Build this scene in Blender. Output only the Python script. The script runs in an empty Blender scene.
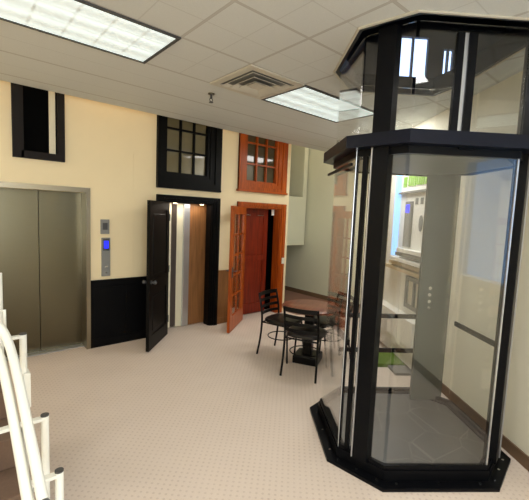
import bpy, bmesh, math, random
from mathutils import Vector, Matrix
random.seed(4)
C = bpy.context.scene.collection
PI = math.pi
H = 3.11            # tiled ceiling
YW = 5.03           # back wall face
EDGE = 4.789        # where the tiled ceiling stops

# ------------------------------------------------------------------ materials
def lin(c):
    return tuple(((v/255)/12.92 if v/255 <= 0.04045 else (((v/255)+0.055)/1.055)**2.4) for v in c)

class NT:
    def __init__(self, name):
        self.m = bpy.data.materials.new(name); self.m.use_nodes = True
        self.t = self.m.node_tree; self.n = self.t.nodes; self.l = self.t.links
        self.b = self.n['Principled BSDF']; self.out = self.n['Material Output']
    def node(self, typ, **kw):
        x = self.n.new(typ)
        for k, v in kw.items(): setattr(x, k, v)
        return x
    def link(self, a, b): self.l.new(a, b)
    def math(self, op, a, b=None, c=None):
        x = self.n.new('ShaderNodeMath'); x.operation = op
        for i, v in enumerate((a, b, c)):
            if v is None: continue
            if isinstance(v, (int, float)): x.inputs[i].default_value = v
            else: self.l.new(v, x.inputs[i])
        return x.outputs[0]
    def mix(self, f, a, b):
        x = self.n.new('ShaderNodeMix'); x.data_type = 'RGBA'
        for i, v in ((0, f), (6, a), (7, b)):
            if isinstance(v, (int, float)): x.inputs[i].default_value = v
            elif isinstance(v, tuple): x.inputs[i].default_value = (*v, 1)
            else: self.l.new(v, x.inputs[i])
        return x.outputs[2]
    def noise(self, scale, vec=None, detail=3):
        x = self.n.new('ShaderNodeTexNoise'); x.inputs['Scale'].default_value = scale; x.inputs['Detail'].default_value = detail
        if vec is not None: self.l.new(vec, x.inputs['Vector'])
        return x.outputs['Fac']
    def coords(self, kind='Object'):
        return self.n.new('ShaderNodeTexCoord').outputs[kind]
    def xyz(self, v):
        x = self.n.new('ShaderNodeSeparateXYZ'); self.l.new(v, x.inputs[0]); return x.outputs
    def bump(self, h, strength=.2, dist=.01):
        x = self.n.new('ShaderNodeBump'); x.inputs['Strength'].default_value = strength; x.inputs['Distance'].default_value = dist
        self.l.new(h, x.inputs['Height']); self.l.new(x.outputs[0], self.b.inputs['Normal'])
    def color(self, v):
        if isinstance(v, tuple): self.b.inputs['Base Color'].default_value = (*v, 1)
        else: self.l.new(v, self.b.inputs['Base Color'])

def plain(name, rgb, rough=.5, metal=0., var=.06, scale=6., spec=.5, bump=0.):
    t = NT(name); c = lin(rgb)
    n = t.noise(scale, t.coords())
    t.color(t.mix(n, tuple(max(0, v*(1-var)) for v in c), tuple(min(1, v*(1+var)) for v in c)))
    t.b.inputs['Roughness'].default_value = rough; t.b.inputs['Metallic'].default_value = metal
    t.b.inputs['Specular IOR Level'].default_value = spec
    if bump: t.bump(t.noise(scale*30, t.coords()), bump, .003)
    return t.m

def wood(name, a, b, rough=.35, axis=2, scale=3.):
    t = NT(name); co = t.coords()
    mp = t.node('ShaderNodeMapping'); s = [14*scale/3]*3; s[axis] = 1.0; mp.inputs['Scale'].default_value = s
    t.link(co, mp.inputs[0])
    n = t.noise(2.2, mp.outputs[0], 5)
    r = t.node('ShaderNodeValToRGB'); r.color_ramp.elements[0].position = .32; r.color_ramp.elements[1].position = .7
    r.color_ramp.elements[0].color = (*lin(a), 1); r.color_ramp.elements[1].color = (*lin(b), 1)
    t.link(n, r.inputs[0]); t.color(r.outputs[0]); t.b.inputs['Roughness'].default_value = rough; t.b.inputs['Specular IOR Level'].default_value = .3
    return t.m

def brushed(name, rgb, rough=.3):
    t = NT(name); co = t.coords()
    mp = t.node('ShaderNodeMapping'); mp.inputs['Scale'].default_value = (2, 2, 160); t.link(co, mp.inputs[0])
    n = t.noise(3, mp.outputs[0], 2); c = lin(rgb)
    t.color(t.mix(n, tuple(v*.93 for v in c), tuple(v*1.06 for v in c)))
    t.b.inputs['Metallic'].default_value = 1; t.b.inputs['Roughness'].default_value = rough
    return t.m

def glass(name, tint=(1, 1, 1), ior=1.5):
    t = NT(name); t.n.remove(t.b)
    tr = t.node('ShaderNodeBsdfTransparent'); tr.inputs[0].default_value = (*tint, 1)
    gl = t.node('ShaderNodeBsdfGlossy'); gl.inputs['Roughness'].default_value = .003; gl.inputs[0].default_value = (1, 1, 1, 1)
    lw = t.node('ShaderNodeLayerWeight'); lw.inputs['Blend'].default_value = .5
    fac = t.math('ADD', t.math('MULTIPLY', t.math('POWER', lw.outputs['Facing'], 4.2), .95), .05)
    mx = t.node('ShaderNodeMixShader'); t.link(fac, mx.inputs[0]); t.link(tr.outputs[0], mx.inputs[1]); t.link(gl.outputs[0], mx.inputs[2])
    t.link(mx.outputs[0], t.out.inputs[0]); return t.m

def emit(name, rgb, strength):
    t = NT(name); t.color(lin(rgb)); t.b.inputs['Emission Color'].default_value = (*lin(rgb), 1); t.b.inputs['Emission Strength'].default_value = strength
    return t.m

def grid_dist(t, v, off, step):
    f = t.math('FRACT', t.math('DIVIDE', t.math('SUBTRACT', v, off), step))
    return t.math('MULTIPLY', t.math('MINIMUM', f, t.math('SUBTRACT', 1., f)), step)

def ceiling_mat():
    t = NT('acoustic_tiles'); x, y, z = t.xyz(t.coords())
    far = t.math('MULTIPLY', t.math('GREATER_THAN', y, 3.24), .05)
    d1 = t.math('MINIMUM', t.math('ADD', grid_dist(t, x, 1.345, .655), far), grid_dist(t, y, 1.915, .655))
    d2 = t.math('MINIMUM', t.math('ADD', grid_dist(t, x, 1.345, .3275), far), grid_dist(t, y, 1.915, .3275))
    bar = t.math('LESS_THAN', d1, .008); gap = t.math('LESS_THAN', d1, .012); score = t.math('LESS_THAN', d2, .004)
    n = t.noise(160, t.coords()); base = t.mix(n, lin((200, 201, 195)), lin((214, 215, 209)))
    c = t.mix(t.math('MULTIPLY', score, .3), base, lin((160, 156, 146)))
    c = t.mix(gap, c, lin((176, 173, 163))); c = t.mix(bar, c, lin((186, 183, 174)))
    t.color(c); t.b.inputs['Roughness'].default_value = .9
    t.bump(t.math('SUBTRACT', n, t.math('MULTIPLY', gap, 2.)), .25, .004)
    return t.m

def carpet_mat():
    t = NT('patterned_carpet'); x, y, z = t.xyz(t.coords())
    a = t.math('MULTIPLY', t.math('ADD', x, y), .7071); b = t.math('MULTIPLY', t.math('SUBTRACT', x, y), .7071)
    S = .042
    fa = t.math('SUBTRACT', t.math('FRACT', t.math('DIVIDE', a, S)), .5); fb = t.math('SUBTRACT', t.math('FRACT', t.math('DIVIDE', b, S)), .5)
    r = t.math('SQRT', t.math('ADD', t.math('MULTIPLY', fa, fa), t.math('MULTIPLY', fb, fb)))
    dot = t.math('LESS_THAN', r, .2)
    big = t.noise(3.5, t.coords()); fine = t.noise(170, t.coords())
    base = t.mix(fine, lin((206, 190, 175)), lin((228, 214, 201)))
    base = t.mix(t.math('MULTIPLY', big, .25), base, lin((198, 180, 164)))
    t.color(t.mix(t.math('MULTIPLY', dot, t.math('ADD', t.math('MULTIPLY', big, .35), .05)), base, lin((150, 126, 112))))
    t.b.inputs['Roughness'].default_value = .95; t.b.inputs['Specular IOR Level'].default_value = .1
    t.bump(fine, .4, .004)
    return t.m

def lamp_mat():
    t = NT('prismatic_lens'); x, y, z = t.xyz(t.coords())
    d = t.math('MINIMUM', grid_dist(t, x, .0, .218), grid_dist(t, y, .0, .2))
    edge = t.math('LESS_THAN', d, .008)
    tube = t.math('POWER', t.math('ABSOLUTE', t.math('COSINE', t.math('MULTIPLY', t.math('SUBTRACT', y, .02), PI/.2))), 2.)
    n = t.noise(26, t.coords())
    v = t.math('ADD', t.math('MULTIPLY', tube, .4), t.math('ADD', t.math('MULTIPLY', n, .4), .3))
    v = t.math('SUBTRACT', v, t.math('MULTIPLY', edge, .3))
    t.color((.8, .85, .85)); t.b.inputs['Emission Color'].default_value = (*lin((226, 246, 243)), 1)
    t.link(t.math('MULTIPLY', v, .84), t.b.inputs['Emission Strength']); return t.m

M = dict(
 ceiling=ceiling_mat(), carpet=carpet_mat(), lamp=lamp_mat(),
 wall=plain('warm_wall_paint', (238, 220, 180), .8, var=.02, bump=.05),
 wall_green=plain('pale_sage_wall_paint', (214, 214, 192), .8, var=.02),
 wall_right=plain('cream_wall_paint', (232, 228, 210), .8, var=.02),
 olive=plain('olive_recess_paint', (112, 106, 80), .8),
 black=plain('black_satin_paint', (8, 8, 8), .4, var=.2, spec=.12),
 black_pan=plain('black_panel_paint', (7, 7, 8), .5, var=.2, spec=.1),
 blackmetal=plain('black_powder_coat', (9, 10, 13), .35, var=.1, spec=.12),
 navy=plain('anodised_black_band', (10, 14, 26), .3, var=.1, spec=.2),
 chairblack=plain('black_chair_frame', (9, 9, 10), .35, var=.1, spec=.2),
 vinyl=plain('dark_brown_vinyl', (26, 22, 20), .36, var=.1, bump=.1, spec=.3),
 steel=brushed('brushed_bronze_steel', (108, 103, 85), .28),
 steel2=brushed('brushed_nickel', (152, 143, 124), .3),
 alu=plain('bright_aluminium', (205, 208, 212), .3, .85, .03),
 column=plain('grey_column_laminate', (62, 67, 60), .45, var=.03),
 cabfloor=None,
 glass=glass('clear_glass', (.99, .995, .99)),
 pane=plain('window_glass_reflection', (112, 102, 74), .06, var=.1, spec=.8),  # opaque olive tone painted for the ceiling reflected in the glass
 pane_dark=plain('window_glass_dark', (70, 60, 38), .06, var=.1, spec=.8),
 redwood=wood('cherry_wood', (138, 58, 13), (184, 88, 26), .3),
 redwood_h=wood('cherry_wood_rail', (138, 58, 13), (184, 88, 26), .3, 0),
 mahog=wood('mahogany_panel', (96, 26, 10), (134, 42, 18), .3),
 oak=wood('oak_panel', (118, 78, 44), (148, 102, 60), .45),
 table=wood('walnut_tabletop', (110, 66, 50), (140, 88, 66), .3, 0),
 hallfloor=plain('red_brown_carpet', (132, 98, 82), .8, bump=.3),
 base_brown=plain('brown_baseboard', (112, 88, 66), .6),
 darkwood=wood('dark_brown_frame', (12, 7, 5), (22, 13, 9), .7),
 white=plain('white_powder_coat', (236, 236, 226), .35, var=.02),
 whitepaint=plain('white_laminate', (236, 234, 226), .5, var=.03),
 offwhite=plain('ivory_plastic', (226, 220, 204), .5),
 tan=plain('tan_laminate', (196, 176, 140), .55),
 greymid=plain('mid_grey_plastic', (128, 128, 124), .5),
 greydark=plain('dark_grey_plastic', (70, 70, 70), .5),
 green=plain('bright_green_mat', (92, 120, 30), .8, bump=.3),
 greensign=plain('green_lettering', (150, 196, 84), .6),
 greymat=plain('grey_rubber_mat', (120, 120, 116), .85, bump=.3),
 stepcarpet=plain('brown_step_carpet', (104, 82, 66), .95, var=.15, scale=60, bump=.4),
 blue=emit('blue_display', (30, 40, 255), 1.2),
 bluestrip=emit('cool_lit_strip', (150, 200, 255), 1.0),
 spot=emit('downlight_lens', (255, 225, 180), 6.),
 cream=plain('cream_cab_panel', (226, 218, 190), .5),
 mauve=plain('taupe_gate_vinyl', (112, 100, 92), .45),
 ventm=plain('beige_vent_enamel', (200, 194, 178), .5),
 bluepane=emit('blue_daylight_pane', (140, 175, 220), 1.6),
 dark=plain('void_shade_black', (5, 5, 5), .9, spec=.05),  # flat black used as the shade of unlit openings
 upperdark=plain('upper_storey_shade', (48, 54, 66), .7),  # dark colour put in for the unlit upper storey
 outdoor=emit('window_daylight', (190, 215, 255), 2.2),
 chrome=plain('chrome', (210, 210, 210), .15, 1., .02),
)
def cabfloor_mat():
    t = NT('slate_cab_floor'); v = t.node('ShaderNodeTexVoronoi', feature='DISTANCE_TO_EDGE'); v.inputs['Scale'].default_value = 3.2
    t.link(t.coords(), v.inputs['Vector'])
    e = t.math('LESS_THAN', v.outputs['Distance'], .012); n = t.noise(5, t.coords())
    t.color(t.mix(t.math('MULTIPLY', e, .22), t.mix(n, lin((70, 70, 68)), lin((92, 92, 90))), lin((150, 148, 142))))
    t.b.inputs['Roughness'].default_value = .38; return t.m
M['cabfloor'] = cabfloor_mat()

# ------------------------------------------------------------------ mesh builder
class MB:
    def __init__(s): s.bm = bmesh.new()
    def box(s, a, b, bev=0):
        a, b = Vector(a), Vector(b); lo = Vector(map(min, a, b)); hi = Vector(map(max, a, b))
        r = bmesh.ops.create_cube(s.bm, size=1, matrix=Matrix.Translation((lo+hi)/2) @ Matrix.Diagonal((*(hi-lo), 1)))
        if bev:
            es = list({e for v in r['verts'] for e in v.link_edges})
            bmesh.ops.bevel(s.bm, geom=es, offset=bev, segments=2, affect='EDGES', profile=.5)
        return s
    def obox(s, c, size, rot):
        bmesh.ops.create_cube(s.bm, size=1, matrix=Matrix.Translation(c) @ rot.to_4x4() @ Matrix.Diagonal((*size, 1))); return s
    def prism(s, pts, z0, z1):
        lo = [s.bm.verts.new((x, y, z0)) for x, y in pts]; hi = [s.bm.verts.new((x, y, z1)) for x, y in pts]; n = len(pts)
        s.bm.faces.new(lo[::-1]); s.bm.faces.new(hi)
        for i in range(n): s.bm.faces.new((lo[i], lo[(i+1) % n], hi[(i+1) % n], hi[i]))
        return s
    def ring(s, outer, inner, z0, z1):
        n = len(outer)
        V = [[s.bm.verts.new((x, y, z)) for x, y in p] for p, z in ((outer, z0), (outer, z1), (inner, z1), (inner, z0))]
        for k in range(4):
            for i in range(n):
                j = (i+1) % n; s.bm.faces.new((V[k][i], V[k][j], V[(k+1) % 4][j], V[(k+1) % 4][i]))
        return s
    def slab(s, p, q, z0, z1, th):      # an upright slab standing over the plan segment p-q
        p, q = Vector((*p, 0)), Vector((*q, 0)); d = (q-p).normalized(); n = Vector((-d.y, d.x, 0))*th/2
        return s.prism([(v.x, v.y) for v in (p-n, q-n, q+n, p+n)], z0, z1)
    def tube(s, pts, r, seg=10, closed=False):
        pts = [Vector(p) for p in pts]; n = len(pts); rings = []; prev = None
        rr = r if isinstance(r, (list, tuple)) else [r]*n
        for i, p in enumerate(pts):
            if closed: t = pts[(i+1) % n]-pts[i-1]
            else: t = pts[min(i+1, n-1)]-pts[max(i-1, 0)]
            t.normalize()
            if prev is None:
                u = t.cross(Vector((0, 0, 1)));
                if u.length < .1: u = t.cross(Vector((1, 0, 0)))
            else: u = prev - t*prev.dot(t)
            u.normalize(); prev = u; w = t.cross(u)
            rings.append([s.bm.verts.new(p+(u*math.cos(2*PI*k/seg)+w*math.sin(2*PI*k/seg))*rr[i]) for k in range(seg)])
        for i in range(n if closed else n-1):
            A, B = rings[i], rings[(i+1) % n]
            for k in range(seg): s.bm.faces.new((A[k], A[(k+1) % seg], B[(k+1) % seg], B[k]))
        if not closed: s.bm.faces.new(rings[0][::-1]); s.bm.faces.new(rings[-1])
        return s
    def cyl(s, c, r, h, axis='Z', seg=20):
        c = Vector(c); d = {'X': Vector((1, 0, 0)), 'Y': Vector((0, 1, 0)), 'Z': Vector((0, 0, 1))}[axis]*h/2
        return s.tube([c-d, c+d], r, seg)
    def strip(s, path, w, th):          # a flat band swept along path; w along z, th across
        pts = [Vector(p) for p in path]; n = len(pts); R = []
        for i, p in enumerate(pts):
            t = pts[min(i+1, n-1)]-pts[max(i-1, 0)]; t.normalize(); nn = Vector((-t.y, t.x, 0)).normalized()*th/2; z = Vector((0, 0, w/2))
            R.append([s.bm.verts.new(q) for q in (p-nn-z, p+nn-z, p+nn+z, p-nn+z)])
        for i in range(n-1):
            for k in range(4): s.bm.faces.new((R[i][k], R[i][(k+1) % 4], R[i+1][(k+1) % 4], R[i+1][k]))
        s.bm.faces.new(R[0][::-1]); s.bm.faces.new(R[-1]); return s
    def build(s, name, mat, parent=None, smooth=False, loc=None):
        bmesh.ops.recalc_face_normals(s.bm, faces=s.bm.faces[:])
        me = bpy.data.meshes.new(name); s.bm.to_mesh(me); s.bm.free()
        me.materials.append(mat)
        o = bpy.data.objects.new(name, me); C.objects.link(o)
        if smooth:
            for f in me.polygons: f.use_smooth = True
            me.set_sharp_from_angle(angle=math.radians(40))
        if parent: o.parent = parent
        if loc: o.location = loc
        return o

def spline(pts, n=8):
    P = [Vector(p) for p in pts]; P = [P[0]*2-P[1]]+P+[P[-1]*2-P[-2]]; out = []
    for i in range(1, len(P)-2):
        a, b, c, d = P[i-1:i+3]
        for k in range(n):
            t = k/n; out.append(.5*((2*b)+(c-a)*t+(2*a-5*b+4*c-d)*t*t+(3*b-a-3*c+d)*t**3))
    out.append(P[-2]); return out

def tag(o, label, cat, group=None):
    o['label'] = label; o['category'] = cat
    if group: o['group'] = group
    return o
def thing(name, label, cat, loc=(0, 0, 0), rz=0, group=None):
    o = bpy.data.objects.new(name, None); C.objects.link(o); o.location = loc; o.rotation_euler = (0, 0, rz); o.empty_display_size = .1
    return tag(o, label, cat, group)
def struct(o, label=None):
    o['kind'] = 'structure'
    if label: o['label'] = label
    return o
def copy_tree(o, parent=None):
    c = o.copy(); C.objects.link(c)
    if parent: c.parent = parent
    for ch in list(o.children): copy_tree(ch, c)
    return c

# ------------------------------------------------------------------ elevator's own axes (turned 45 degrees to the room)
TH = math.radians(-37.7); O = Vector((2.20, 1.20)); U = Vector((math.cos(TH), math.sin(TH))); V = Vector((-U.y, U.x))
def L(u, v): p = O+U*u+V*v; return (p.x, p.y)

# ------------------------------------------------------------------ the room
struct(MB().box((-3, -4, -.1), (8.2, 9, 0)).build('floor', M['carpet']), 'beige carpet with small brown dots')

def octo(d):                            # tower octagon pulled in by d
    k = d*math.tan(PI/8); a, b = .83, .315
    return [(0+k, d), (a-k, d), (a+b-d, b+k), (a+b-d, 1.06-k), (a-k, 1.375-d), (k, 1.375-d), (-b+d, 1.06-k), (-b+d, b+k)]
def octw(d): return [L(*p) for p in octo(d)]

struct(MB().prism([(4.95, 4.7), (6.4, 3.3), (6.4, 7.6), (4.93, 7.6), (4.93, 5.03)], 0, .006).build('floor_hall', M['hallfloor']), 'reddish brown hall floor')

# tiled ceiling with an eight-sided hole for the elevator
hole = [(0, 0), (.93, 0), (.935, .3), (.935, 1.12), (.85, 1.46), (0, 1.46), (-.27, 1.0), (-.29, .25)]
def ceiling_with_hole(z0, z1):
    bm = bmesh.new()
    outer = [(-3, -4), (8.2, -4), (8.2, EDGE), (-3, EDGE)]; inner = [L(*p) for p in hole]
    ov = [bm.verts.new((*p, z0)) for p in outer]; iv = [bm.verts.new((*p, z0)) for p in inner]
    es = [bm.edges.new((q[i], q[(i+1) % len(q)])) for q in (ov, iv) for i in range(len(q))]
    r = bmesh.ops.triangle_fill(bm, edges=es, use_beauty=True)
    g = bmesh.ops.extrude_face_region(bm, geom=bm.faces[:])
    for v in g['geom']:
        if isinstance(v, bmesh.types.BMVert): v.co.z = z1
    m = MB(); m.bm.free(); m.bm = bm; return m
struct(ceiling_with_hole(H, H+.16).build('ceiling', M['ceiling']), 'grey acoustic tile ceiling on a square grid')
struct(MB().box((-3, EDGE, 4.3), (8.2, 9, 4.4)).build('ceiling_upper', M['wall']))
struct(MB().box((-3, EDGE-.05, H+.16), (8.2, EDGE, 4.3)).build('wall_bulkhead', M['wall']))

def wall_grid(x0, x1, z0, z1, y0, y1, holes):
    xs = sorted({x0, x1, *[h[0] for h in holes], *[h[1] for h in holes]}); zs = sorted({z0, z1, *[h[2] for h in holes], *[h[3] for h in holes]})
    m = MB()
    for i in range(len(xs)-1):
        for j in range(len(zs)-1):
            cx, cz = (xs[i]+xs[i+1])/2, (zs[j]+zs[j+1])/2
            if any(h[0] < cx < h[1] and h[2] < cz < h[3] for h in holes): continue
            m.box((xs[i], y0, zs[j]), (xs[i+1], y1, zs[j+1]))
    bmesh.ops.remove_doubles(m.bm, verts=m.bm.verts[:], dist=1e-5)
    return m
HOLES = [(.37, 1.36, 0, 2.03), (2.45, 3.23, 0, 1.98), (3.86, 4.70, 0, 1.98), (.69, 1.07, 2.46, 3.5), (2.42, 3.11, 2.38, 3.4), (3.87, 4.56, 2.4, 3.4)]
struct(wall_grid(-3, 4.93, 0, 4.3, YW, YW+.15, HOLES).build('wall_back', M['wall']))
struct(MB().box((4.83, YW+.15, 0), (4.93, 7.6, 4.3)).build('wall_hall_left', M['wall_green']))
struct(MB().box((6.4, 2.9, 0), (6.55, 8, 4.3)).build('wall_hall_right', M['wall_green']))
struct(MB().box((4.93, 7.6, 0), (6.4, 7.75, 4.3)).build('wall_hall_end', M['wall_green']))
struct(MB().box((6.38, 3.0, 0), (6.4, 7.6, .1)).build('baseboard_hall', M['base_brown']))
oh = MB()
oh.box((4.93, 5.9, 1.18), (6.34, 6.0, 2.28)); oh.box((6.22, 5.9, 2.28), (6.34, 6.0, 4.3)); oh.box((4.93, 6.0, 1.18), (6.34, 6.5, 1.28)); oh.box((6.24, 6.0, 1.28), (6.34, 6.5, 4.3))
struct(oh.build('wall_overhang', M['wall_green']))
struct(MB().box((4.93, 6.4, 2.28), (6.22, 6.5, 4.3)).build('wall_recess', M['olive']))
tag(MB().box((5.93, 6.34, 2.34), (6.09, 6.4, 2.62), .01).build('wall_cabinet', M['olive']), 'small olive box in the dark recess above the hall', 'box')
# right wall, in line with the elevator
def rwall(u0, u1, v0, v1, z0, z1): return MB().prism([L(u0, v0), L(u1, v0), L(u1, v1), L(u0, v1)], z0, z1)
m = MB()
for v0, v1, z0, z1 in ((-4.2, -1.2, 0, H), (-1.2, -.4, 0, 1.28), (-1.2, -.4, 2.5, H), (-.4, 3.3, 0, H)): m.prism([L(1.22, v0), L(1.37, v0), L(1.37, v1), L(1.22, v1)], z0, z1)
struct(m.build('wall_right', M['wall_right']))
w = struct(bpy.data.objects.new('window_8', None)); C.objects.link(w)
MB().prism([L(1.30, -1.2), L(1.31, -1.2), L(1.31, -.4), L(1.30, -.4)], 1.28, 2.5).build('pane', M['bluepane'], w)
f = MB()
for v0, v1, z0, z1 in ((-1.2, -1.15, 1.28, 2.5), (-.45, -.4, 1.28, 2.5), (-1.15, -.45, 1.28, 1.33), (-1.15, -.45, 2.45, 2.5)): f.prism([L(1.2, v0), L(1.33, v0), L(1.33, v1), L(1.2, v1)], z0, z1)
f.build('window_frame', M['whitepaint'], w)
struct(rwall(1.205, 1.22, -4.2, 3.3, 0, .1).build('baseboard_right', M['base_brown']))
e = L(1.22, 3.3)
struct(MB().box((e[0]-.05, e[1]-.02, 0), (6.4, e[1]+.1, H)).build('wall_return', M['wall_right']))
# left and window walls, behind and beside the photographer
struct(MB().box((-3.1, -4, 0), (-3, 9, 4.3)).build('wall_left', M['wall']))
struct(wall_grid(-3, 8.2, 0, H, -4.1, -4, [(-2.6, -.2, .5, 2.8), (.2, 2.6, .5, 2.8)]).build('wall_window', M['wall']))
for i, x in enumerate((-2.6, .2)):
    w = struct(bpy.data.objects.new('window_%d' % (i+4), None)); C.objects.link(w); w.location = (x, -4.05, .5)
    f = MB(); f.box((0, -.04, 0), (2.4, .04, .06)); f.box((0, -.04, 2.24), (2.4, .04, 2.3))
    for k in range(4): f.box((k*.78, -.04, .06), (k*.78+.06, .04, 2.24))
    f.build('window_frame', M['alu'], w)
    MB().box((.02, -.005, .02), (2.38, .005, 2.28)).build('pane', M['glass'], w)
struct(MB().box((8.1, -4, 0), (8.2, 9, 4.3)).build('wall_far_right', M['wall']))
struct(MB().box((-3, 8.9, 0), (8.2, 9, 4.3)).build('wall_far', M['wall']))

# wainscots
w = MB(); w.box((1.40, YW-.015, 0), (2.28, YW, .885)); w.box((1.40, YW-.03, .885), (2.28, YW, .905))
w.box((1.40, YW-.022, 0), (2.28, YW-.015, .12)); 
for x in (1.44, 1.86): w.box((x, YW-.02, .2), (x+.38, YW-.015, .8))
struct(w.build('trim_1', M['black_pan']), 'black painted wainscot beside the steel elevator')
w = MB(); w.box((3.352, YW-.015, 0), (3.715, YW, .885)); w.box((3.352, YW-.03, .885), (3.715, YW, .905)); w.box((3.352, YW-.024, 0), (3.715, YW-.015, .1))
struct(w.build('trim_2', M['oak']), 'oak wainscot between the two swing doors')
struct(MB().box((1.955, YW-.002, .905), (1.961, YW, 2.6)).build('trim_3', M['wall']))

# ------------------------------------------------------------------ steel elevator entrance
t = thing('elevator_entrance', 'stainless steel sliding elevator doors in the left of the beige wall', 'elevator door', (.865, YW, 0))
f = MB(); f.box((-.615, -.02, 0), (-.495, .2, 2.09)); f.box((.485, -.02, 0), (.535, .2, 2.09)); f.box((-.495, -.02, 2.03), (.485, .2, 2.09))
f.build('door_frame', M['steel2'], t)
MB().box((-.495, .2, .015), (-.004, .23, 2.03)).build('door_panel', M['steel'], t)
MB().box((.004, .2, .015), (.495, .23, 2.03)).build('door_panel', M['steel'], t)
MB().box((-.55, .1, 0), (.485, .27, .014)).build('door_sill', M['alu'], t)
struct(MB().box((.2, 5.29, 0), (1.5, 5.4, 2.3)).build('wall_shaft_back', M['dark']))

t = thing('indicator_panel', 'small steel indicator box above the hall call panel', 'panel', (1.58, YW, 1.605))
MB().box((-.055, -.02, -.095), (.055, 0, .095), .004).build('face_plate', M['greymid'], t)
MB().box((-.03, -.023, -.04), (.03, -.02, .05)).build('lens', M['greydark'], t)
t = thing('call_panel', 'tall steel hall call panel with a glowing blue display', 'panel', (1.592, YW, 1.2))
MB().box((-.055, -.02, -.25), (.055, 0, .26), .004).build('face_plate', M['greymid'], t)
MB().box((-.04, -.026, .09), (.04, -.02, .245)).build('display_bezel', M['greydark'], t)
MB().box((-.028, -.03, .12), (.028, -.026, .22)).build('display', M['blue'], t)
MB().cyl((0, -.023, -.12), .016, .012, 'Y').build('button', M['chrome'], t)
MB().cyl((0, -.023, -.2), .009, .012, 'Y').build('key_switch', M['chrome'], t)

# ------------------------------------------------------------------ upper windows on the back wall
def moulded(m, x0, x1, z0, z1, w, y=0.0):   # stepped picture frame round an opening; w = width
    for k, (a, d) in enumerate(((0, .05), (.35, .035), (.75, .02))):
        i0 = w*a; i1 = w if k == 2 else w*(a+.42)
        X0, X1, Z0, Z1 = x0+i0, x1-i0, z0+i0, z1-i0; t_ = i1-i0
        m.box((X0, -d, Z0), (X0+t_, .02, Z1)); m.box((X1-t_, -d, Z0), (X1, .02, Z1)); m.box((X0+t_, -d, Z0), (X1-t_, .02, Z0+t_)); m.box((X0+t_, -d, Z1-t_), (X1-t_, .02, Z1))
    return m
def win(name, x0, x1, z0, z1, px0, px1, pz0, pz1, rows, cols, fm, pm, label):
    r = struct(bpy.data.objects.new(name, None), label); C.objects.link(r); r.location = (0, YW, 0)
    f = MB(); L_, R_, B_, T_ = px0-x0, x1-px1, pz0-z0, z1-pz1
    for d, k in ((.055, .45), (.035, .8), (.02, 1.)):
        f.box((x0, -d, z0), (x0+L_*k, 0, z1)); f.box((x1-R_*k, -d, z0), (x1, 0, z1)); f.box((x0+L_*k, -d, z0), (x1-R_*k, 0, z0+B_*k)); f.box((x0+L_*k, -d, z1-T_*k), (x1-R_*k, 0, z1))
    f.box((px0-.01, 0, pz0-.01), (px0+.012, .05, pz1)); f.box((px1-.012, 0, pz0-.01), (px1+.01, .05, pz1)); f.box((px0, 0, pz0-.01), (px1, .05, pz0+.012))
    f.build('window_frame', fm, r)
    b = MB(); bw = .026
    for i in range(1, cols): x = px0+(px1-px0)*i/cols; b.box((x-bw/2, -.01, pz0), (x+bw/2, .03, pz1))
    z = pz0
    for zz in rows: b.box((px0, -.008, zz-bw/2), (px1, .028, zz+bw/2))
    b.build('muntin', fm, r)
    MB().box((px0, .03, pz0), (px1, .045, pz1)).build('pane', pm, r)
    return r
w2 = win('window_2', 2.28, 3.35, 2.185, 3.6, 2.43, 3.105, 2.40, 3.4, (2.72, 3.03, 3.33), 3, M['black'], M['pane'], 'black framed window with small panes above the black door')
f = MB(); f.box((2.28, -.065, 2.17), (3.35, 0, 2.2)); f.build('window_sill', M['black'], w2)
w3 = win('window_3', 3.71, 4.80, 2.235, 3.6, 3.885, 4.555, 2.41, 3.4, (2.70, 3.05, 3.35), 3, M['redwood'], M['pane_dark'], 'cherry wood window with small panes above the red door')
MB().box((3.69, -.07, 2.225), (4.82, 0, 2.26)).build('window_sill', M['redwood_h'], w3)
r = struct(bpy.data.objects.new('window_1', None), 'dark framed opening high above the steel elevator'); C.objects.link(r); r.location = (0, YW, 0)
f = MB(); f.box((.59, -.05, 2.375), (.695, .02, 3.6)); f.box((1.035, -.05, 2.375), (1.11, .02, 3.6)); f.box((.67, -.05, 2.375), (1.035, .02, 2.455)); f.box((.67, -.05, 3.5), (1.035, .02, 3.6))
f.build('window_frame', M['darkwood'], r)
MB().box((.955, 0, 2.44), (1.02, .02, 3.5)).build('inner_wall_strip', M['cream'], r)  # cream strip stands for the wall seen inside the opening
MB().box((.67, .02, 2.44), (1.07, .03, 3.5)).build('pane', M['dark'], r)  # black sheet in place of the recess's shade

# ------------------------------------------------------------------ black swing door and frame
f = MB()
def door_casing(m, x0, x1, i0, i1, z1, iz, y=YW):
    for d, k in ((.055, .5), (.04, .8), (.025, 1.)):
        m.box((x0, y-d, 0), (x0+(i0-x0)*k, y+.001, z1)); m.box((x1-(x1-i1)*k, y-d, 0), (x1, y+.001, z1)); m.box((x0+(i0-x0)*k, y-d, z1-(z1-iz)*k), (x1-(x1-i1)*k, y+.001, z1))
    m.box((i0, y, 0), (i0+.012, y+.14, iz)); m.box((i1-.012, y, 0), (i1, y+.14, iz)); m.box((i0, y, iz-.012), (i1, y+.14, iz))
    return m
struct(door_casing(MB(), 2.285, 3.35, 2.45, 3.22, 2.075, 1.98).build('trim_4', M['black']), 'black door casing')
struct(door_casing(MB(), 3.715, 4.825, 3.86, 4.70, 2.05, 1.96).build('trim_5', M['redwood']), 'cherry wood door casing')

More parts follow.
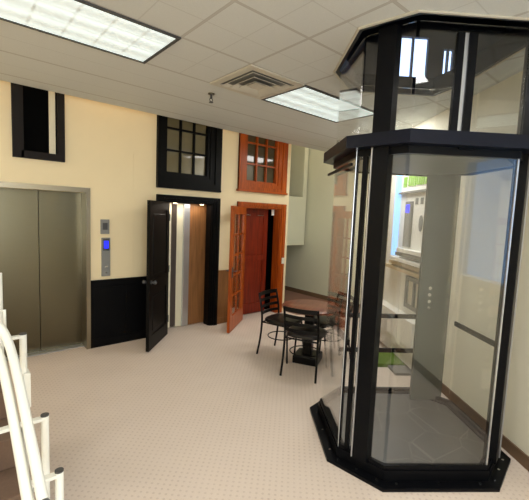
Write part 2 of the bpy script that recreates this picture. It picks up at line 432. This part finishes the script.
def leaf_frame(m, w, h, th, stiles, rails, z0=.015):    # stiles and rails round openings; rails = list of (z0,z1)
    for a, b in stiles: m.box((a, -th/2, z0), (b, th/2, h))
    for (z, zz) in rails:
        for (a, b), (c, d) in zip(stiles[:-1], stiles[1:]): m.box((b, -th/2, z), (c, th/2, zz))
    return m
r = struct(bpy.data.objects.new('door_1', None), 'open black swing door with raised panels'); C.objects.link(r)
r.location = (2.45, YW-.05, 0); dx, dy = 1.93-2.45, 4.455-(YW-.05); r.rotation_euler = (0, 0, math.atan2(dy, dx)); W = math.hypot(dx, dy)
leaf_frame(MB(), W, 1.97, .042, [(0, .1), (W-.1, W)], [(.015, .2), (.78, .95), (1.85, 1.97)]).build('leaf', M['black'], r)
m = MB()
for z0, z1 in ((.2, .78), (.95, 1.85)): m.box((.1, -.01, z0), (W-.1, .01, z1)); m.box((.14, -.017, z0+.05), (W-.14, .017, z1-.05), .008)
m.build('door_panel', M['black'], r)
for s in (-1, 1):
    k = MB(); k.cyl((W-.055, s*.026, .92), .026, .012, 'Y'); k.cyl((W-.055, s*.045, .92), .01, .04, 'Y')
    bmesh.ops.create_uvsphere(k.bm, u_segments=14, v_segments=8, radius=.026, matrix=Matrix.Translation((W-.055, s*.072, .92)))
    k.build('door_knob', M['greydark'], r, True)
h = MB()
for z in (.25, 1.0, 1.75): h.cyl((0, .024, z), .009, .1)
h.build('hinge', M['greydark'], r)

# cherry french door
r = struct(bpy.data.objects.new('door_2', None), 'open cherry wood door with ten glass panes'); C.objects.link(r)
r.location = (3.86, YW-.05, 0); dx, dy = 3.236-3.86, 4.497-(YW-.05); r.rotation_euler = (0, 0, math.atan2(dy, dx)); W = math.hypot(dx, dy)
leaf_frame(MB(), W, 1.96, .042, [(0, .11), (W-.11, W)], [(.015, .25), (1.84, 1.96)]).build('leaf', M['redwood'], r)
m = MB(); m.box((W/2-.013, -.014, .25), (W/2+.013, .014, 1.84))
for k in range(1, 5): z = .25+1.59*k/5; m.box((.11, -.014, z-.013), (W-.11, .014, z+.013))
m.build('muntin', M['redwood_h'], r)
MB().box((.11, -.004, .25), (W-.11, .004, 1.84)).build('pane', M['glass'], r)
for s in (-1, 1):
    k = MB(); k.box((W-.085, s*.022-.004, .87), (W-.035, s*.022+.004, 1.03)); k.tube([(W-.06, s*.022, .97), (W-.06, s*.065, .97), (W-.17, s*.068, .965)], .009)
    k.build('door_handle', M['greydark'], r, True)

# inside the black doorway: folding gate, cream wall, oak cab
struct(MB().box((2.3, 6.3, 0), (3.4, 6.35, 2.3)).box((2.35, YW+.15, 0), (2.4, 6.3, 2.3)).box((2.35, YW+.15, 2.15), (3.35, 6.3, 2.2)).build('wall_cab_shell', M['cream']))
struct(MB().box((2.93, 5.22, .01), (3.3, 5.26, 2.15)).build('wall_cab_side', M['oak']))
struct(MB().box((2.72, 5.24, .01), (2.83, 5.28, 2.15)).build('wall_cab_back', M['cream']))
struct(MB().box((2.83, 5.20, .01), (2.93, 5.26, 2.15)).build('trim_6', M['alu']))
g = thing('folding_gate', 'taupe accordion gate folded inside the black doorway', 'gate', (2.47, YW+.155, 0))
MB().strip([(.03+.21*i/14, .03+(.04 if i % 2 else 0), 1.0) for i in range(15)], 1.94, .008).build('gate_panel', M['mauve'], g)
MB().box((.07, .0, .03), (.135, .03, 1.97)).build('gate_post', M['cream'], g)
for i, (x, y) in enumerate(((2.62, 5.10), (3.08, 5.10))):
    o = MB().cyl((x, y, 1.962), .03, .012).build('downlight', M['spot']); tag(o, ('left' if i == 0 else 'right')+' round downlight in the cab ceiling behind the black doorway', 'light', 'cab downlights')
# inside the cherry doorway: mahogany cab door, black sheets painted as the gap's shade
struct(MB().box((4.585, 5.32, 0), (4.83, 5.36, 2.2)).box((3.75, 5.32, 0), (3.79, 5.36, 2.2)).box((3.75, 5.19, 2.1), (4.83, 5.36, 2.2)).box((3.75, 5.36, 0), (4.83, 5.4, 2.2)).build('wall_gap_shade', M['dark']))
r = struct(bpy.data.objects.new('door_3', None), 'closed mahogany door inside the cherry wood casing'); C.objects.link(r); r.location = (3.88, YW+.2, 0)
leaf_frame(MB(), .70, 2.0, .04, [(0, .1), (.60, .70)], [(.015, .2), (1.0, 1.1), (1.8, 2.0)]).build('leaf', M['mahog'], r)
MB().box((.1, -.008, .2), (.60, .012, 1.8)).build('door_panel', M['mahog'], r)
for x in (.12, .42): MB().tube([(x, -.02, 1.83), (x, -.05, 1.83), (x+.14, -.05, 1.83), (x+.14, -.02, 1.83)], .007).build('hook_rail', M['chrome'], r)
tag(MB().box((4.6, YW+.1, 1.84), (4.66, YW+.112, 2.0-.045)).build('paper_notice', M['whitepaint']), 'small white notice hung high inside the cherry doorway', 'paper')
s = thing('light_switch', 'ivory light switch on the right cherry wood casing', 'switch', (4.79, YW-.056, 1.0))
MB().box((-.035, -.006, -.055), (.035, 0, .055), .002).build('switch_plate', M['offwhite'], s); MB().box((-.01, -.014, -.02), (.01, -.006, .02)).build('toggle', M['offwhite'], s)

# ------------------------------------------------------------------ ceiling fittings
def troffer(x0, y0, label):
    t = thing('ceiling_light', label, 'light', (x0, y0, H), 0, 'fluorescent ceiling panels')
    f = MB(); w, d = 1.31, .655
    f.box((0, 0, -.012), (w, .025, .0)); f.box((0, d-.025, -.012), (w, d, .0)); f.box((0, .025, -.012), (.025, d-.025, 0)); f.box((w-.025, .025, -.012), (w, d-.025, 0))
    f.build('light_frame', M['greydark'], t)
    MB().box((.025, .025, -.006), (w-.025, d-.025, -.001)).build('diffuser', M['lamp'], t)
    return t
troffer(.035, 2.57, 'large lit fluorescent panel above the steel elevator, at top left')
troffer(2.66, 2.57, 'lit fluorescent panel between the air vent and the glass elevator')
v = thing('air_vent', 'square beige stepped air vent in the tiled ceiling', 'vent', (2.0, 2.57, H))
s_ = .655
fr = MB(); sq = lambda a: [(a, a), (s_-a, a), (s_-a, s_-a), (a, s_-a)]
fr.ring(sq(0), sq(.07), -.012, 0).build('vent_frame', M['ventm'], v)
for a, z in ((.085, -.02), (.145, -.03), (.205, -.04)):
    m = MB(); A, B = sq(a), sq(a+.05)
    va = [m.bm.verts.new((*p, z)) for p in A]; vb = [m.bm.verts.new((*p, z+.026)) for p in B]; va2 = [m.bm.verts.new((*p, z-.004)) for p in A]; vb2 = [m.bm.verts.new((*p, z+.022)) for p in B]
    for i in range(4):
        j = (i+1) % 4; m.bm.faces.new((va[i], va[j], vb[j], vb[i])); m.bm.faces.new((va2[i], va2[j], vb2[j], vb2[i])); m.bm.faces.new((va[i], va[j], va2[j], va2[i])); m.bm.faces.new((vb[i], vb[j], vb2[j], vb2[i]))
    m.build('vent_blade', M['ventm'], v)
MB().box((.255, .255, -.03), (.39, .39, -.024)).build('vent_centre', M['ventm'], v)
MB().box((.07, .07, -.003), (s_-.07, s_-.07, -.001)).build('vent_throat', M['greymid'], v)
p = thing('fire_sprinkler', 'little sprinkler head hanging from the tiled ceiling', 'sprinkler', (2.19, 3.49, H))
MB().cyl((0, 0, -.004), .035, .014).build('escutcheon', M['steel2'], p)
m = MB(); m.cyl((0, 0, -.03), .012, .05); m.tube([(-.014, 0, -.05), (-.02, 0, -.07), (0, 0, -.09)], .004); m.tube([(.014, 0, -.05), (.02, 0, -.07), (0, 0, -.09)], .004); m.cyl((0, 0, -.092), .024, .004)
m.build('sprinkler_head', M['greydark'], p)

# ------------------------------------------------------------------ table and chairs
t = thing('cafe_table', 'round walnut topped table on a black pedestal', 'table', (3.48, 3.07, 0), math.radians(28))
MB().tube([(0, 0, .69), (0, 0, .694), (0, 0, .716), (0, 0, .72)], [.35, .36, .36, .354], 56).build('tabletop', M['table'], t, True)
MB().box((-.055, -.055, .1), (.055, .055, .68), .008).build('pedestal', M['chairblack'], t)
MB().box((-.16, -.16, 0), (.16, .16, .1), .012).build('pedestal_base', M['chairblack'], t)
MB().box((-.18, -.18, .675), (.18, .18, .69)).build('top_plate', M['chairblack'], t)

def make_chair():
    t = thing('dining_chair', '', 'chair', (0, 0, 0), 0)
    m = MB()        # rounded seat pad
    pts = []
    for k in range(40):
        a = 2*PI*k/40; ca, sa = math.cos(a), math.sin(a)
        x = .205*math.copysign(abs(ca)**.55, ca); y = .205*math.copysign(abs(sa)**.55, sa)*(1.0+.06*x/.2); pts.append((x+.02, y))
    rings = []
    for sc, z in ((.9, .44), (1, .448), (1, .468), (.96, .482), (.8, .489), (.4, .492)):
        rings.append([m.bm.verts.new(((x-.02)*sc+.02, y*sc, z)) for x, y in pts])
    m.bm.faces.new(rings[0][::-1]); m.bm.faces.new(rings[-1])
    for a, b in zip(rings[:-1], rings[1:]):
        for k in range(40): m.bm.faces.new((a[k], a[(k+1) % 40], b[(k+1) % 40], b[k]))
    m.build('seat', M['vinyl'], t, True)
    up = {}
    for s in (-1, 1):
        path = spline([(-.225, s*.195, 0), (-.19, s*.188, .22), (-.175, s*.185, .44), (-.19, s*.185, .6), (-.235, s*.185, .80)], 6)
        MB().tube(path, .0125, 10).build('rear_leg', M['chairblack'], t, True)
        MB().tube(spline([(.225, s*.2, 0), (.2, s*.18, .25), (.185, s*.165, .438)], 5), [.011]*11, 10).build('front_leg', M['chairblack'], t, True)
    for z, x, w in ((.775, -.228, .05), (.695, -.21, .036), (.615, -.195, .036), (.535, -.183, .036)):
        MB().strip([(x-.035*(1-(q/4-1)**2), -.185+.37*q/8, z) for q in range(9)], w, .008).build('back_slat', M['chairblack'], t)
    MB().tube([(.155*math.cos(a)*1.08, .17*math.sin(a), .245) for a in [2*PI*k/28 for k in range(28)]], .007, 8, True).build('stretcher_ring', M['chairblack'], t, True)
    m = MB()
    for s in (-1, 1): m.tube([(-.18, s*.18, .43), (.185, s*.165, .432)], .01, 8)
    m.tube([(-.175, -.18, .43), (-.175, .18, .43)], .01, 8); m.tube([(.185, -.165, .432), (.185, .165, .432)], .01, 8)
    m.build('seat_frame', M['chairblack'], t, True)
    return t
ch = make_chair()
spots = [((3.195, 2.865, 0), 25.5, 'black ladder back chair nearest the camera, its back to us'),
         ((3.35, 3.44, 0), -76.7, 'black ladder back chair on the left, nearest the open cherry wood door'),
         ((3.84, 3.05, 0), 158, 'black ladder back chair behind the table, partly seen past the glass elevator')]
for i, (loc, rz, lab) in enumerate(spots):
    c = ch if i == 0 else copy_tree(ch)
    c.location = loc; c.rotation_euler = (0, 0, math.radians(rz)); c.scale = (1.06, 1.07, 1.03); tag(c, lab, 'chair', 'chairs round the table')

# ------------------------------------------------------------------ the glass elevator
E_ = thing('glass_elevator', 'tall eight sided black framed glass elevator rising through the ceiling', 'elevator', (*O, 0), TH)
def epart(m, name, mat, parent=E_, smooth=False, label=None):
    o = m.build(name, mat, parent, smooth)
    if label: o['label'] = label
    return o
oc = octo
epart(MB().prism(oc(0), 0, .025), 'base_curb', M['blackmetal'])
epart(MB().ring(oc(.075), oc(.15), .025, .1), 'plinth', M['blackmetal'])
epart(MB().prism(oc(.15), .025, .09), 'cab_floor', M['cabfloor'], label='grey slate patterned cab floor')
for (a, b) in zip(oc(.045), oc(.045)[1:]+oc(.045)[:1]):
    for k in (.12, .5, .88): epart(MB().cyl((a[0]+(b[0]-a[0])*k, a[1]+(b[1]-a[1])*k, .027), .009, .006, seg=8), 'floor_bolt', M['chrome'])
inn = oc(.1)
# panes: lower between plinth and header, upper between header and ceiling
for z0, z1 in ((.1, 2.335), (2.42, H+.1)):
    for i in range(8):
        a, b = Vector(inn[i]), Vector(inn[(i+1) % 8]); d = (b-a).normalized()*.012
        if z1 > 3 and i in (1, 2, 3): z1b = H-.005
        else: z1b = z1
        epart(MB().slab(a+d, b-d, z0, min(z1b, H-.005), .01), 'glass_pane', M['glass'])
# posts on the two front chamfers, slim corner posts elsewhere
def post(center, ang, w, th, z0, z1, name='post', mat=M['blackmetal']):
    m = MB(); m.obox((center[0], center[1], (z0+z1)/2), (w, th, z1-z0), Matrix.Rotation(ang, 3, 'Z')); return epart(m, name, mat)
c1, c2 = Vector(inn[0]), Vector(inn[7]); d1, d2 = Vector(inn[1]), Vector(inn[2])
def pt(a, b, k): return a+(b-a)*k
PL = pt(c1, c2, .50); PR = pt(d1, d2, .46)
for P_, ang in ((PL, -PI/4), (PR, PI/4)):
    post(P_, ang, .125, .085, .1, 2.335); post(P_, ang, .125, .085, 2.42, H-.005)
    post(P_+(Vector((-1, -1)) if P_ is PL else Vector((1, -1))).normalized()*.046+(Vector((-.06, .06)) if P_ is PL else Vector((.06, .06)))*.6, ang, .008, .008, .1, 2.335, 'edge_bead', M['alu'])
for k, i in enumerate((7, 2)):
    c = inn[i]; post(c, 0, .022, .022, .1, 2.335, 'corner_post'); 
    post((c[0]+(-.012 if i == 7 else .012), c[1]-.012), 0, .005, .005, .1, 2.335, 'edge_bead', M['alu'])
post(pt(c1, c2, .82), -PI/4, .03, .03, .1, 2.335, 'corner_post'); post(inn[1], 0, .01, .01, .1, 2.335, 'edge_bead', M['alu'])
epart(MB().box((-.262, .36, 2.225), (-.245, 1.1, 2.245)), 'rail_and_reflection', M['blackmetal'])  # black bar modelled for the header's reflection in the left pane
# header band with its soffit lip, ceiling band
epart(MB().ring(oc(0.0), oc(.12), 2.335, 2.42), 'header_band', M['navy'])
epart(MB().ring(oc(.085), oc(.115), 2.285, 2.335), 'rail_and_reflection', M['blackmetal'])
epart(MB().ring(oc(.085), oc(.115), .1, .13), 'rail_and_reflection', M['blackmetal'])
hl = hole; cx = sum(p[0] for p in hl)/8; cy = sum(p[1] for p in hl)/8
def grow(ps, d): return [(p[0]+(d if p[0] > cx else -d), p[1]+(d if p[1] > cy else -d)) for p in ps]
epart(MB().ring(grow(hl, -.002), grow(hl, -.03), H-.004, H+.16), 'ceiling_band', M['navy'])
epart(MB().ring(grow(hl, .012), grow(hl, -.002), H-.012, H-.001), 'ceiling_trim', M['ventm'])
epart(MB().box((.30, .085, 2.42), (.345, .115, H-.06)).box((.375, .085, 2.42), (.43, .115, H-.06)), 'mullion', M['blackmetal'])
epart(MB().box((.345, .095, 2.42), (.375, .105, H-.06)), 'mullion_seal', M['alu'])
epart(MB().box((.36, .07, 2.325), (.46, .1, 2.345)), 'door_closer', M['blackmetal'])
# cab ceiling, control column, rails
epart(MB().prism(oc(.17), 2.29, 2.335), 'cab_ceiling', M['column'])
col = epart(MB().box((.69, 1.10, .09), (1.0, 1.135, 2.29), .004), 'control_column', M['column'])
for k, z in enumerate((1.02, 1.085, 1.15, 1.215)):
    b = MB(); b.cyl((.79, 1.097, z), .017, .012, 'Y'); b.build('call_button', M['chrome'], col)
for z, n in ((.9, 'handrail'), (.55, 'kick_rail')):
    epart(MB().box((-.02, 1.2, z-.022), (.86, 1.225, z+.022), .006), n, M['blackmetal'])
epart(MB().box((1.0, .4, .88), (1.022, 1.0, .925), .006), 'handrail', M['blackmetal'])
epart(MB().box((-.19, .4, .88), (-.168, 1.0, .925), .006), 'handrail', M['blackmetal'])

# upper storey seen through the hole
def ubox(u0, u1, v0, v1, z0, z1, m=None): return (m or MB()).prism([L(u0, v0), L(u1, v0), L(u1, v1), L(u0, v1)], z0, z1)
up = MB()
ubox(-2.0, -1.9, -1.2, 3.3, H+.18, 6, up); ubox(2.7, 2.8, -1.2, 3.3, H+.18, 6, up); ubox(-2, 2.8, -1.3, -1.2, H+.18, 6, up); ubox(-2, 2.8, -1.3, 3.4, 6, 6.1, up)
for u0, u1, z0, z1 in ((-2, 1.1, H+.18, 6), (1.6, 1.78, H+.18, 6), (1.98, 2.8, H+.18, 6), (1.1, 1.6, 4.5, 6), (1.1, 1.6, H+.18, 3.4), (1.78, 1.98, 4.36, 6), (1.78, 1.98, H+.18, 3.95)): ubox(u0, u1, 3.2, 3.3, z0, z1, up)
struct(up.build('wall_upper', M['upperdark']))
def uwin(n, u0, u1, z0, z1):
    w = struct(bpy.data.objects.new(n, None)); C.objects.link(w)
    ubox(u0, u1, 3.26, 3.27, z0, z1).build('pane', M['outdoor'], w)
    f = MB(); ubox(u0, u0+.03, 3.19, 3.25, z0, z1, f); ubox(u1-.03, u1, 3.19, 3.25, z0, z1, f); ubox((u0+u1)/2-.012, (u0+u1)/2+.012, 3.2, 3.25, z0, z1, f); f.build('window_frame', M['upperdark'], w)
uwin('window_6', 1.1, 1.6, 3.4, 4.5); uwin('window_7', 1.78, 1.98, 3.95, 4.36)

# ------------------------------------------------------------------ display stand beyond the glass elevator (against the right wall)
D = thing('fixture_display', 'white display wall of elevator fixtures seen through the glass cab', 'display', (*L(1.2, 1.9), 0), TH)
# local frame: x = u - 1.2 (negative is into the room), y = v - 1.9
MB().box((-.16, .0, .3), (0, 1.3, .48)).box((-.12, .0, .05), (0, 1.3, .3)).build('cabinet', M['whitepaint'], D)
MB().box((-.16, .0, .48), (0, 1.3, .62)).build('counter', M['whitepaint'], D)
m = MB(); m.box((-.06, .05, .72), (-.02, .5, .77)); m.box((-.06, .05, 1.08), (-.02, .5, 1.13)); m.box((-.06, .05, .77), (-.02, .1, 1.08)); m.box((-.06, .45, .77), (-.02, .5, 1.08)); m.box((-.06, .24, .77), (-.02, .28, 1.08)); m.build('case_frame', M['greymid'], D)
MB().box((-.035, .05, .72), (-.02, .5, 1.13)).build('case_pane', M['offwhite'], D)
MB().box((-.02, 0, .62), (0, 1.3, 2.75)).build('back_panel', M['whitepaint'], D)
for k, (z, mm, d) in enumerate(((1.17, 'tan', .12), (1.235, 'tan', .1), (1.3, 'whitepaint', .14), (1.37, 'greymid', .1), (1.43, 'whitepaint', .13))):
    MB().box((-d, .0, z), (-.02, 1.1-.1*k, z+.045)).build('shelf', M[mm], D)
MB().box((-.05, .52, 1.5), (-.02, .70, 2.1)).build('fixture_plate', M['greymid'], D)
MB().box((-.06, .57, 1.95), (-.05, .66, 2.06)).build('display', M['blue'], D)
for y in (.28, .08):
    m = MB(); pts = [(-.03, y+.045*math.cos(a), 1.82+.1*math.sin(a)) for a in [2*PI*k/20 for k in range(20)]]
    lo = [m.bm.verts.new(p) for p in pts]; hi = [m.bm.verts.new((-.02, p[1], p[2])) for p in pts]; m.bm.faces.new(lo); m.bm.faces.new(hi[::-1])
    for k in range(20): m.bm.faces.new((lo[k], lo[(k+1) % 20], hi[(k+1) % 20], hi[k]))
    m.build('oval_plate', M['greymid'], D)
for y in (.4, .26, .12): MB().box((-.03, y, 2.06), (-.02, y+.06, 2.14)).build('square_plate', M['greymid'], D)
MB().box((-.06, 0, 2.21), (-.02, 1.0, 2.235)).build('sign_shelf', M['greymid'], D)
MB().box((-.08, .93, 1.35), (-.02, 1.0, 2.6)).build('light_strip', M['bluestrip'], D)
# the green sign above, its strokes as far as they can be made out
m = MB(); y = .86
for kind in ('bar', 'bar', 'gap', 'box', 'arch', 'box', 'bar', 'arch'):
    if kind == 'bar': m.box((-.03, y-.035, 2.3), (-.02, y, 2.44)); y -= .06
    elif kind == 'gap': y -= .03
    elif kind == 'box': m.box((-.03, y-.03, 2.31), (-.02, y, 2.44)); m.box((-.03, y-.09, 2.31), (-.02, y-.06, 2.44)); m.box((-.03, y-.06, 2.31), (-.02, y-.03, 2.335)); m.box((-.03, y-.06, 2.415), (-.02, y-.03, 2.44)); y -= .115
    else: m.box((-.03, y-.03, 2.3), (-.02, y, 2.43)); m.box((-.03, y-.09, 2.3), (-.02, y-.06, 2.43)); m.box((-.03, y-.06, 2.405), (-.02, y-.03, 2.43)); y -= .115
m.build('sign_lettering', M['greensign'], D)
g = tag(MB().prism([L(.72, 2.1), L(1.19, 2.1), L(1.19, 2.6), L(.72, 2.6)], .0, .045).build('floor_mat', M['green']), 'bright green mat on the carpet behind the glass elevator', 'mat')
g = tag(MB().prism([L(.86, 1.86), L(1.12, 1.86), L(1.12, 2.09), L(.86, 2.09)], .0, .03).build('floor_mat', M['greymat']), 'grey rubber mat on the carpet in front of the green mat', 'mat')

# ------------------------------------------------------------------ stair and stairlift rail at the left
S = thing('display_stairs', 'brown carpeted demonstration stairs at the left edge', 'stairs', (0, 1.86, 0))
for k in range(4):
    MB().box((-.75, .02+.255*k, 0 if k == 0 else .178*k), (.28, 1.3, .178*(k+1)), .008).build('step', M['stepcarpet'], S)
R_ = thing('stairlift_rail', 'white twin tube curved stairlift rail on posts beside the brown stairs', 'stairlift', (0, 0, 0))
def railpath(dx, dz):
    return spline([(.28+dx, 1.70, .59+dz), (.272+dx, 1.95, .765+dz), (.262+dx, 2.2, .94+dz), (.245+dx, 2.42, 1.085+dz), (.2+dx, 2.52, 1.17+dz), (.10+dx, 2.56, 1.2+dz), (-.1+dx, 2.57, 1.2+dz)], 6)
MB().tube(railpath(0, 0), .023, 14).build('rail_tube', M['white'], R_, True)
MB().tube(railpath(-.045, -.05), .023, 14).build('rail_tube', M['white'], R_, True)
MB().tube([(.2795, 1.694, .586), (.2793, 1.69, .583)], .0265, 14).build('end_cap', M['greydark'], R_)
pr = [((.376, 2.19), .724), ((.345, 2.66), 1.052), ((.39, 1.932), .547)]
for (x, y), z in pr:
    ps = MB().cyl((x, y, z/2), .02, z-.008, seg=16).build('rail_post', M['white'], R_, True)
    MB().cyl((x, y, z-.004), .0205, .008, seg=16).build('post_cap', M['greydark'], ps)
    MB().box((x-.05, y-.05, 0), (x+.05, y+.05, .01)).build('foot_plate', M['white'], ps)
    x0 = .08 if z > .7 and z < 1 else .24; MB().box((x0, y-.02, z-.03), (x, y+.02, z-.012), .004).build('link_arm', M['white'], ps)
m = MB(); x, y = pr[1][0]; m.box((x-.005, y-.045, .58), (x+.03, y-.03, .8)).box((x-.005, y+.03, .58), (x+.03, y+.045, .8)).box((x-.005, y-.03, .58), (x+.03, y+.03, .6)).box((x-.005, y-.03, .78), (x+.03, y+.03, .8))
m.build('post_bracket', M['white'], R_)
m = MB(); m.tube([(.15, 2.62, 1.0), (.15, 2.62, 1.22), (.25, 2.62, 1.22), (.25, 2.62, 1.0)], .009, 8); m.build('hand_loop', M['white'], R_, True)
MB().cyl((.245, 2.9, 1.057), .025, .69, seg=14).build('newel_post', M['white'], R_, True)

# ------------------------------------------------------------------ camera
f, pit, rol, yaw = 368.78, .0957912, .0417029, .855419
fw = Vector((math.cos(yaw)*math.cos(pit), math.sin(yaw)*math.cos(pit), -math.sin(pit))); rt = Vector((math.sin(yaw), -math.cos(yaw), 0)); u_ = rt.cross(fw)
r2 = math.cos(rol)*rt+math.sin(rol)*u_; u2 = -math.sin(rol)*rt+math.cos(rol)*u_
cam = bpy.data.cameras.new('camera'); co = bpy.data.objects.new('camera', cam); C.objects.link(co)
co.matrix_world = Matrix(((r2.x, u2.x, -fw.x, 0), (r2.y, u2.y, -fw.y, 0), (r2.z, u2.z, -fw.z, 1.85), (0, 0, 0, 1)))
cam.sensor_fit = 'HORIZONTAL'; cam.sensor_width = 36; cam.lens = 36*f/529; cam.clip_start = .05
bpy.context.scene.camera = co

# ------------------------------------------------------------------ light
def area(name, loc, target, sx, sy, power, rgb):
    l = bpy.data.lights.new(name, 'AREA'); l.shape = 'RECTANGLE'; l.size = sx; l.size_y = sy; l.energy = power; l.color = rgb
    o = bpy.data.objects.new(name, l); C.objects.link(o); o.location = loc
    o.rotation_euler = (Vector(target)-Vector(loc)).to_track_quat('-Z', 'Y').to_euler(); return o
area('daylight_window', (-1.4, -4.2, 1.65), (-1.0, 2, 2.9), 2.4, 2.3, 210, (.88, .94, 1))
area('daylight_window', (1.4, -4.2, 1.65), (1.4, 2, 2.9), 2.4, 2.3, 210, (.88, .94, 1))
for x, y in ((.65, -.7), (-1.9, 1.2), (1.55, .5), (-1.9, 3.6)): area('unseen_ceiling_fill', (x, y, H-.03), (x, y, 0), 1.2, .6, 26, (1, .99, .97))  # unseen fill lights added below the ceiling to brighten the room
area('upper_wall_lamp', (1.2, 4.9, 4.2), (1.2, 5.0, 0), 3.5, .1, 17, (1, .82, .58))
area('upper_wall_lamp', (4.0, 4.9, 4.2), (4.0, 5.0, 0), 2.5, .1, 11, (1, .88, .7))
area('hall_lamp', (5.7, 5.0, 4.2), (5.7, 5.4, 0), 1.2, .3, 9, (1, .98, .9))
area('far_fill', (5.2, 3.6, H-.05), (5.2, 3.6, 0), .9, .6, 16, (1, .97, .92))  # added fill for the far area, no fixture there
area('display_fill', (*L(.7, 2.6), H-.05), (*L(1.1, 2.6), 0), .6, .6, 26, (1, .99, .97))  # added fill that brightens the display wall, no fixture there
area('cab_lamp', (2.85, 5.10, 1.955), (2.85, 5.2, 0), .6, .08, 2.8, (1, .9, .78))

W = bpy.data.worlds.new('sky'); bpy.context.scene.world = W; W.use_nodes = True
W.node_tree.nodes['Background'].inputs[0].default_value = (.72, .85, 1, 1); W.node_tree.nodes['Background'].inputs[1].default_value = 2.0
sc = bpy.context.scene
sc.view_settings.view_transform = 'Standard'; sc.view_settings.look = 'None'; sc.view_settings.gamma = 1; sc.view_settings.use_curve_mapping = False
sc.view_settings.exposure = 0.0
sc.cycles.use_denoising = True; sc.cycles.max_bounces = 10; sc.cycles.transparent_max_bounces = 24; sc.cycles.sample_clamp_indirect = 6
